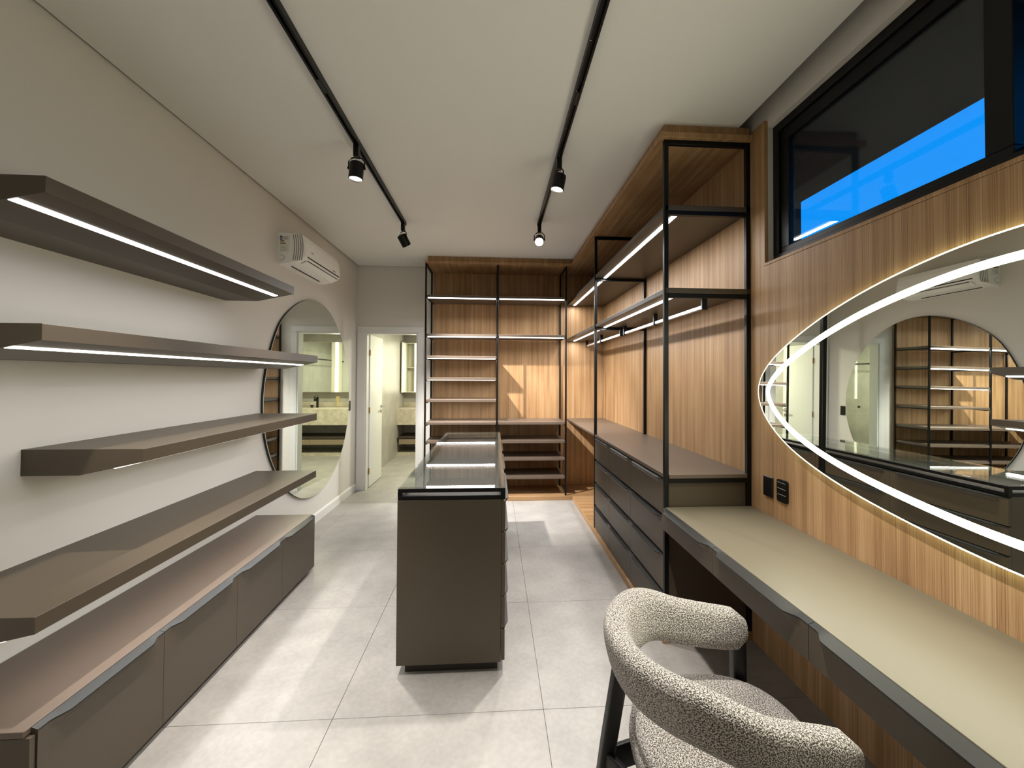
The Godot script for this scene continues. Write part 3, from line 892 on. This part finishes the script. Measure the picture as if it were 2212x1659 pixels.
# ------------------------------------------------------------------ ceiling tracks and spots
func spot(x: float, z: float, dir: Vector3, watts: float, label: String, angle := 32.0) -> void:
	var o := thing("track_spotlight", V(x, 2.875, z), label, "spotlight", "spotlights on the ceiling tracks")
	part("adapter", bx(V(x - 0.016, 2.80, z - 0.022), V(x + 0.016, 2.8745, z + 0.022), 0.003), M.black_metal, o)
	var d := dir.normalized()
	var side := d.cross(V(0, 1, 0))
	side = side.normalized() if side.length() > 0.2 else V(1, 0, 0)
	var piv := V(x, 2.735, z)
	var y := Shape.new()
	for s in [-1.0, 1.0]:
		var e: Vector3 = piv + side * s * 0.047
		y.tube([V(x, 2.802, z) + side * s * 0.008, V(x, 2.795, z) + side * s * 0.030, V(e.x, 2.775, e.z), e + V(0, -0.004, 0)], 0.0045, 8)
		y.lathe([[0.0, 0.006], [0.009, 0.006], [0.009, -0.008], [0.0, -0.008]], e, side * s, 12)
	part("yoke", y, M.black_metal, o)
	var b := piv - d * 0.035
	part("body", Shape.new().lathe([[0.0, 0.0], [0.030, 0.0], [0.040, 0.006], [0.042, 0.012], [0.042, 0.106], [0.0385, 0.108], [0.037, 0.096], [0.0, 0.090]], b, d, 32), M.black_metal, o)
	part("lamp_lens", Shape.new().lathe([[0.0, 0.101], [0.030, 0.100], [0.0365, 0.0965], [0.0365, 0.094]], b, d, 28), M.lamp_glow, o, "glowing lamp face")
	var l := SpotLight3D.new()
	l.name = "spot_beam"
	l.light_energy = watts / (4.0 * PI * PI)
	l.light_color = SPOT_COLOR
	l.light_size = 0.03
	l.spot_range = 12.0
	l.spot_attenuation = 2.0
	l.spot_angle = angle
	l.spot_angle_attenuation = 0.7
	l.shadow_enabled = true
	o.add_child(l)
	var at := b + d * 0.112 - o.position
	l.transform = Transform3D(Basis.looking_at(d, V(0, 0, -1) if absf(d.y) > 0.9 else V(0, 1, 0)), at)

func tracks() -> void:
	for k in [[-0.845, -4.045, "black ceiling track on the left with a joint near its middle"], [0.405, -3.965, "black ceiling track on the right nearer the wardrobe"]]:
		var x: float = k[0]
		var z: float = k[1]
		var o := thing("ceiling_track", V(x, YC, z), k[2], "lighting track")
		var s := Shape.new()
		s.prism(PackedVector2Array([Vector2(-0.017, 0), Vector2(0.017, 0), Vector2(0.017, -0.031), Vector2(0.007, -0.031), Vector2(0.007, -0.012), Vector2(-0.007, -0.012), Vector2(-0.007, -0.031), Vector2(-0.017, -0.031)]),
			func(p: Vector2, d: float) -> Vector3: return V(x + p.x, YC + p.y, d), z, 0.9)
		part("rail", s, M.black_metal, o)
		part("end_cap", bx(V(x - 0.018, YC - 0.032, z - 0.008), V(x + 0.018, YC, z), 0.002), M.black_plastic, o)
		part("joint", bx(V(x - 0.0065, YC - 0.0315, -2.18), V(x + 0.0065, YC - 0.013, -2.08), 0.001), M.anthracite, o)
		for i in 5:
			if x > 0.0: part("screw", Shape.new().lathe([[0.0, 0.001], [0.003, 0.0005], [0.003, 0.0]], V(x - 0.012, YC - 0.031, -1.75 - i * 0.32), V(0, -1, 0), 8), M.chrome, o)
	spot(-0.845, -2.66, V(-0.05, -0.99, 0.07), 120.0, "black spotlight pointing down, nearer of the two lamps seen on the left track")
	spot(-0.845, -3.99, V(0.40, -0.80, -0.46), 380.0, "black spotlight at the far end of the left track, turned towards the shelving unit", 37.0)
	spot(0.405, -2.72, V(-0.20, -0.96, 0.10), 120.0, "black spotlight pointing down, nearer of the two lamps seen on the right track")
	spot(0.405, -3.93, V(-0.10, -0.55, 0.80), 60.0, "dazzling spotlight at the far end of the right track, turned to the camera")
	spot(-0.845, -1.25, V(-0.12, -0.97, -0.10), 120.0, "black spotlight at the near end of the left track, above the lit floating shelves")
	spot(0.405, -1.15, V(0.20, -0.95, -0.10), 120.0, "black spotlight at the near end of the right track, above the speckled armchair")

# ------------------------------------------------------------------ air conditioner, sockets, switch
func small_things() -> void:
	var o := thing("air_conditioner", V(XL, 2.40, -4.09), "white split air conditioner high on the left wall above the round mirror", "air conditioner")
	var za := -4.495
	var zb := -3.665
	# section in (x, y): flat back, bowed front, rounded foot
	var prof := [Vector2(0.0, 2.395), Vector2(0.0, 2.660), Vector2(0.165, 2.652), Vector2(0.185, 2.646), Vector2(0.205, 2.60), Vector2(0.215, 2.55), Vector2(0.218, 2.50), Vector2(0.214, 2.465), Vector2(0.20, 2.445), Vector2(0.14, 2.415), Vector2(0.06, 2.397)]
	var rows := []
	for e in [[za, 0.90], [za + 0.012, 0.97], [za + 0.03, 1.0], [zb - 0.03, 1.0], [zb - 0.012, 0.97], [zb, 0.90]]:
		var row := []
		for q in prof:
			var k: float = e[1]
			row.append(V(XL + q.x * (1.0 if q.x < 0.001 else k), 2.52 + (q.y - 2.52) * (1.0 if q.x < 0.001 else 0.5 + 0.5 * k), e[0]))
		rows.append(row)
	var s := Shape.new()
	for i in rows.size() - 1:
		for j in prof.size():
			var j2 := (j + 1) % prof.size()
			var c: Vector3 = (rows[i][j] + rows[i][j2]) / 2.0
			s.poly([rows[i][j], rows[i][j2], rows[i + 1][j2], rows[i + 1][j]], V(c.x - XL - 0.1, c.y - 2.52, 0))
	s.poly(rows[0], V(0, 0, -1))
	s.poly(rows[-1], V(0, 0, 1))
	var body := part("body", s, M.white_plastic, o)
	for i in 5:      # moulded ribs near the visible end
		var x := 0.118 + i * 0.017
		var k := 0.5 + 0.45
		var pts := []
		for t in 9:
			var y := 2.425 + 0.215 * t / 8.0
			pts.append(V(XL + x + 0.012 * sin(PI * t / 8.0), y, zb + 0.0005))
		part("rib", Shape.new().tube(pts, 0.0028, 6), M.grille_grey, body)
	part("outlet_slot", bx(V(XL + 0.060, 2.394, za + 0.16), V(XL + 0.072, 2.4015, zb - 0.09), 0.001).box(V(XL + 0.1995, 2.440, za + 0.06), V(XL + 0.2035, 2.4455, zb - 0.09)), M.dark_slot, o)
	part("panel_seam", bx(V(XL + 0.2125, 2.462, za + 0.05), V(XL + 0.2168, 2.472, zb - 0.05), 0.0005), M.dark_slot, o)
	part("louvre", Shape.new().prism(PackedVector2Array([Vector2(0.155, 2.4185), Vector2(0.200, 2.440), Vector2(0.202, 2.436), Vector2(0.157, 2.4145)]), func(p: Vector2, d: float) -> Vector3: return V(XL + p.x, p.y, d), za + 0.06, zb - 0.07), M.white_plastic, o)
	part("maker_mark", bx(V(XL + 0.2165, 2.488, -4.34), V(XL + 0.2185, 2.497, -4.27)), M.print_grey, o)
	part("display_lens", bx(V(XL + 0.2165, 2.52, -3.83), V(XL + 0.2178, 2.528, -3.78)), M.print_grey, o)
	var st := part("energy_label", bx(V(XL + 0.012, 2.495, zb), V(XL + 0.092, 2.628, zb + 0.0008)), M.sticker_white, o, "energy label with blue corner and brown bars")
	part("label_mark", bx(V(XL + 0.012, 2.595, zb + 0.0008), V(XL + 0.032, 2.628, zb + 0.0014)), M.sticker_blue, st)
	var tm := TextMesh.new()
	tm.text = "A"
	tm.font_size = 16
	tm.pixel_size = 0.0014
	tm.depth = 0.0006
	tm.material = M.sticker_white
	var te := MeshInstance3D.new()
	te.name = "letter"
	te.mesh = tm
	st.add_child(te)
	te.position = V(XL + 0.022, 2.611, zb + 0.0018) - o.position
	for i in 3:
		part("label_bar", bx(V(XL + 0.016, 2.583 - i * 0.011, zb + 0.0008), V(XL + 0.046 + i * 0.007, 2.590 - i * 0.011, zb + 0.0014)), M.sticker_orange if i == 1 else M.sticker_brown, st)
	for i in 5:
		part("label_line", bx(V(XL + 0.040, 2.620 - i * 0.0055, zb + 0.0008), V(XL + 0.088 - (i % 3) * 0.012, 2.6225 - i * 0.0055, zb + 0.0014)), M.print_grey, st)
	for i in 5:
		part("label_line", bx(V(XL + 0.018, 2.542 - i * 0.009, zb + 0.0008), V(XL + 0.075 - (i % 2) * 0.014, 2.5445 - i * 0.009, zb + 0.0014)), M.print_grey, st)
	var hole := []
	for i in 17:
		var t := PI * i / 16.0
		hole.append(V(XL + 0.012 + 0.040 * sin(t), 2.447 + 0.022 * cos(t), zb + 0.0005))
	part("pipe_knockout", Shape.new().tube(hole, 0.0016, 6), M.grille_grey, o)
	# plates on the oak wall over the dressing table
	var a := thing("wall_socket", V(XR, 0.845, -2.19), "blank square-cornered black plate on the oak wall next to the wardrobe post", "socket")
	part("plate", bx(V(XR - 0.009, 0.846, -2.232), V(XR, 0.951, -2.158), 0.0015), M.black_plastic, a)
	var b := thing("wall_socket", V(XR, 0.845, -2.08), "rounded black double switch plate on the oak wall, nearer the mirror", "switch")
	var q := PackedVector2Array()
	for i in 24:
		var t := TAU * i / 24.0
		q.append(Vector2(-2.081 + signf(cos(t)) * 0.026 + 0.013 * cos(t), 0.9025 + signf(sin(t)) * 0.043 + 0.013 * sin(t)))
	part("plate", sheet(q, XR - 0.010, XR), M.black_plastic, b)
	for i in 3: part("rocker", bx(V(XR - 0.0125, 0.861 + i * 0.030, -2.112), V(XR - 0.0095, 0.885 + i * 0.030, -2.050), 0.001), M.black_plastic, b)
	var c := thing("light_switch", V(XL, 1.105, -5.44), "black switch plate on the left wall between the round mirror and the door", "switch")
	part("plate", bx(V(XL, 1.045, -5.478), V(XL + 0.010, 1.165, -5.402), 0.002), M.black_plastic, c)

# ------------------------------------------------------------------ armchair at the dressing table
func chair() -> void:
	var ctr := V(0.612, 0, -1.175)
	var yaw := 0.0
	var f := V(cos(yaw), 0, -sin(yaw))
	var l := V(sin(yaw), 0, cos(yaw))
	var o := thing("armchair", ctr, "speckled cream boucle armchair with curved back and black legs at the dressing table", "chair")
	# padded back: a flattened roll swept round in a C, open towards the table
	var rows := []
	var n := 56
	for i in n + 1:
		var u := -1.0 + 2.0 * i / n
		var deg: float = absf(u) * (117.0 if u < 0.0 else 112.0)
		var t := deg_to_rad(minf(deg, 90.0)) * signf(u)
		var d := -f * cos(t) + l * sin(t)
		var tang := (f * sin(absf(t)) + l * signf(u) * cos(t)).normalized()
		var r := 0.253
		var c := ctr + d * r + f * maxf(0.0, deg - 90.0) * 0.0090
		var drop := smoothstep(50.0, 125.0, deg)
		c.y = 0.700 - 0.085 * drop
		var hh := 0.077 - 0.014 * drop
		var hw := 0.041
		var edge := (1.0 - absf(u)) / 0.062       # rounded ends
		if edge < 1.0:
			var e := sqrt(maxf(0.0, 1.0 - (1.0 - edge) * (1.0 - edge)))
			e = 0.52 + 0.48 * e
			hh *= e
			hw *= e
		var tilt := 0.24 * (1.0 - 0.5 * drop)
		var up := (V(0, 1, 0) + d * tilt).normalized()
		var row := []
		for k in 28:
			var a := TAU * k / 28.0
			var ca := cos(a)
			var sa := sin(a)
			var px := signf(ca) * pow(absf(ca), 0.72) * hw
			var py := signf(sa) * pow(absf(sa), 0.80) * hh
			row.append(c + d * px + up * py)
		rows.append(row)
	part("backrest", Shape.new().skin(rows), M.boucle, o)
	# seat cushion
	var sc := ctr + f * 0.058 + V(0, 0, -0.04)
	var srows := []
	for e in [[0.02, 0.485, 0.1], [0.45, 0.485, 0.1], [0.72, 0.482, 0.1], [0.87, 0.474, 0.1], [0.955, 0.461, 0.1], [0.99, 0.447, 0.1], [0.995, 0.437, 0.1], [0.985, 0.428, 0.1], [0.972, 0.424, 0.1], [0.990, 0.419, 0.1], [1.015, 0.405, 0.1], [1.02, 0.385, 0.1], [1.0, 0.355, 0.1], [0.95, 0.335, 0.1], [0.5, 0.33, 0.1], [0.02, 0.33, 0.1]]:
		var row := []
		for k in 48:
			var a := TAU * k / 48.0
			var ca := cos(a)
			var sa := sin(a)
			var px: float = signf(ca) * pow(absf(ca), 0.78) * 0.255 * e[0]
			var pz: float = signf(sa) * pow(absf(sa), 0.78) * 0.258 * e[0]
			row.append(sc + f * px + l * pz + V(0, e[1] - 0.012, 0))
		srows.append(row)
	part("seat", Shape.new().skin(srows), M.boucle, o)
	# black frame: rails under the seat and four tapered legs of oblong section
	var legs := [[V(0.388, 0.615, -1.29), V(0.298, 0, -1.325)], [V(0.60, 0.60, -0.918), V(0.545, 0, -0.865)], [V(0.832, 0.60, -1.432), V(0.875, 0, -1.490)], [V(0.785, 0.60, -0.928), V(0.835, 0, -0.880)]]
	for k in [[0, 2], [1, 3], [0, 1], [2, 3]]:
		var p0: Vector3 = legs[k[0]][0].lerp(legs[k[0]][1], 0.50)
		var p1: Vector3 = legs[k[1]][0].lerp(legs[k[1]][1], 0.50)
		var sd := (p1 - p0).normalized().cross(V(0, 1, 0)) * 0.011
		var u := V(0, 0.033, 0)
		part("seat_rail", Shape.new().skin([[p0 + sd - u, p0 - sd - u, p0 - sd + u, p0 + sd + u], [p1 + sd - u, p1 - sd - u, p1 - sd + u, p1 + sd + u]]), M.black_wood, o)
	for k in legs:
		var p0: Vector3 = k[0]
		var p1: Vector3 = k[1]
		var lr := []
		for e in [[0.0, 0.024, 0.019], [0.4, 0.023, 0.019], [1.0, 0.0145, 0.0125]]:
			var c: Vector3 = p0.lerp(p1, e[0])
			var row := []
			for m in 16:
				var a := TAU * (m + 0.5) / 16.0
				row.append(c + f * signf(cos(a)) * pow(absf(cos(a)), 0.4) * e[1] + l * signf(sin(a)) * pow(absf(sin(a)), 0.4) * e[2])
			lr.append(row)
		part("leg", Shape.new().skin(lr), M.black_wood, o)
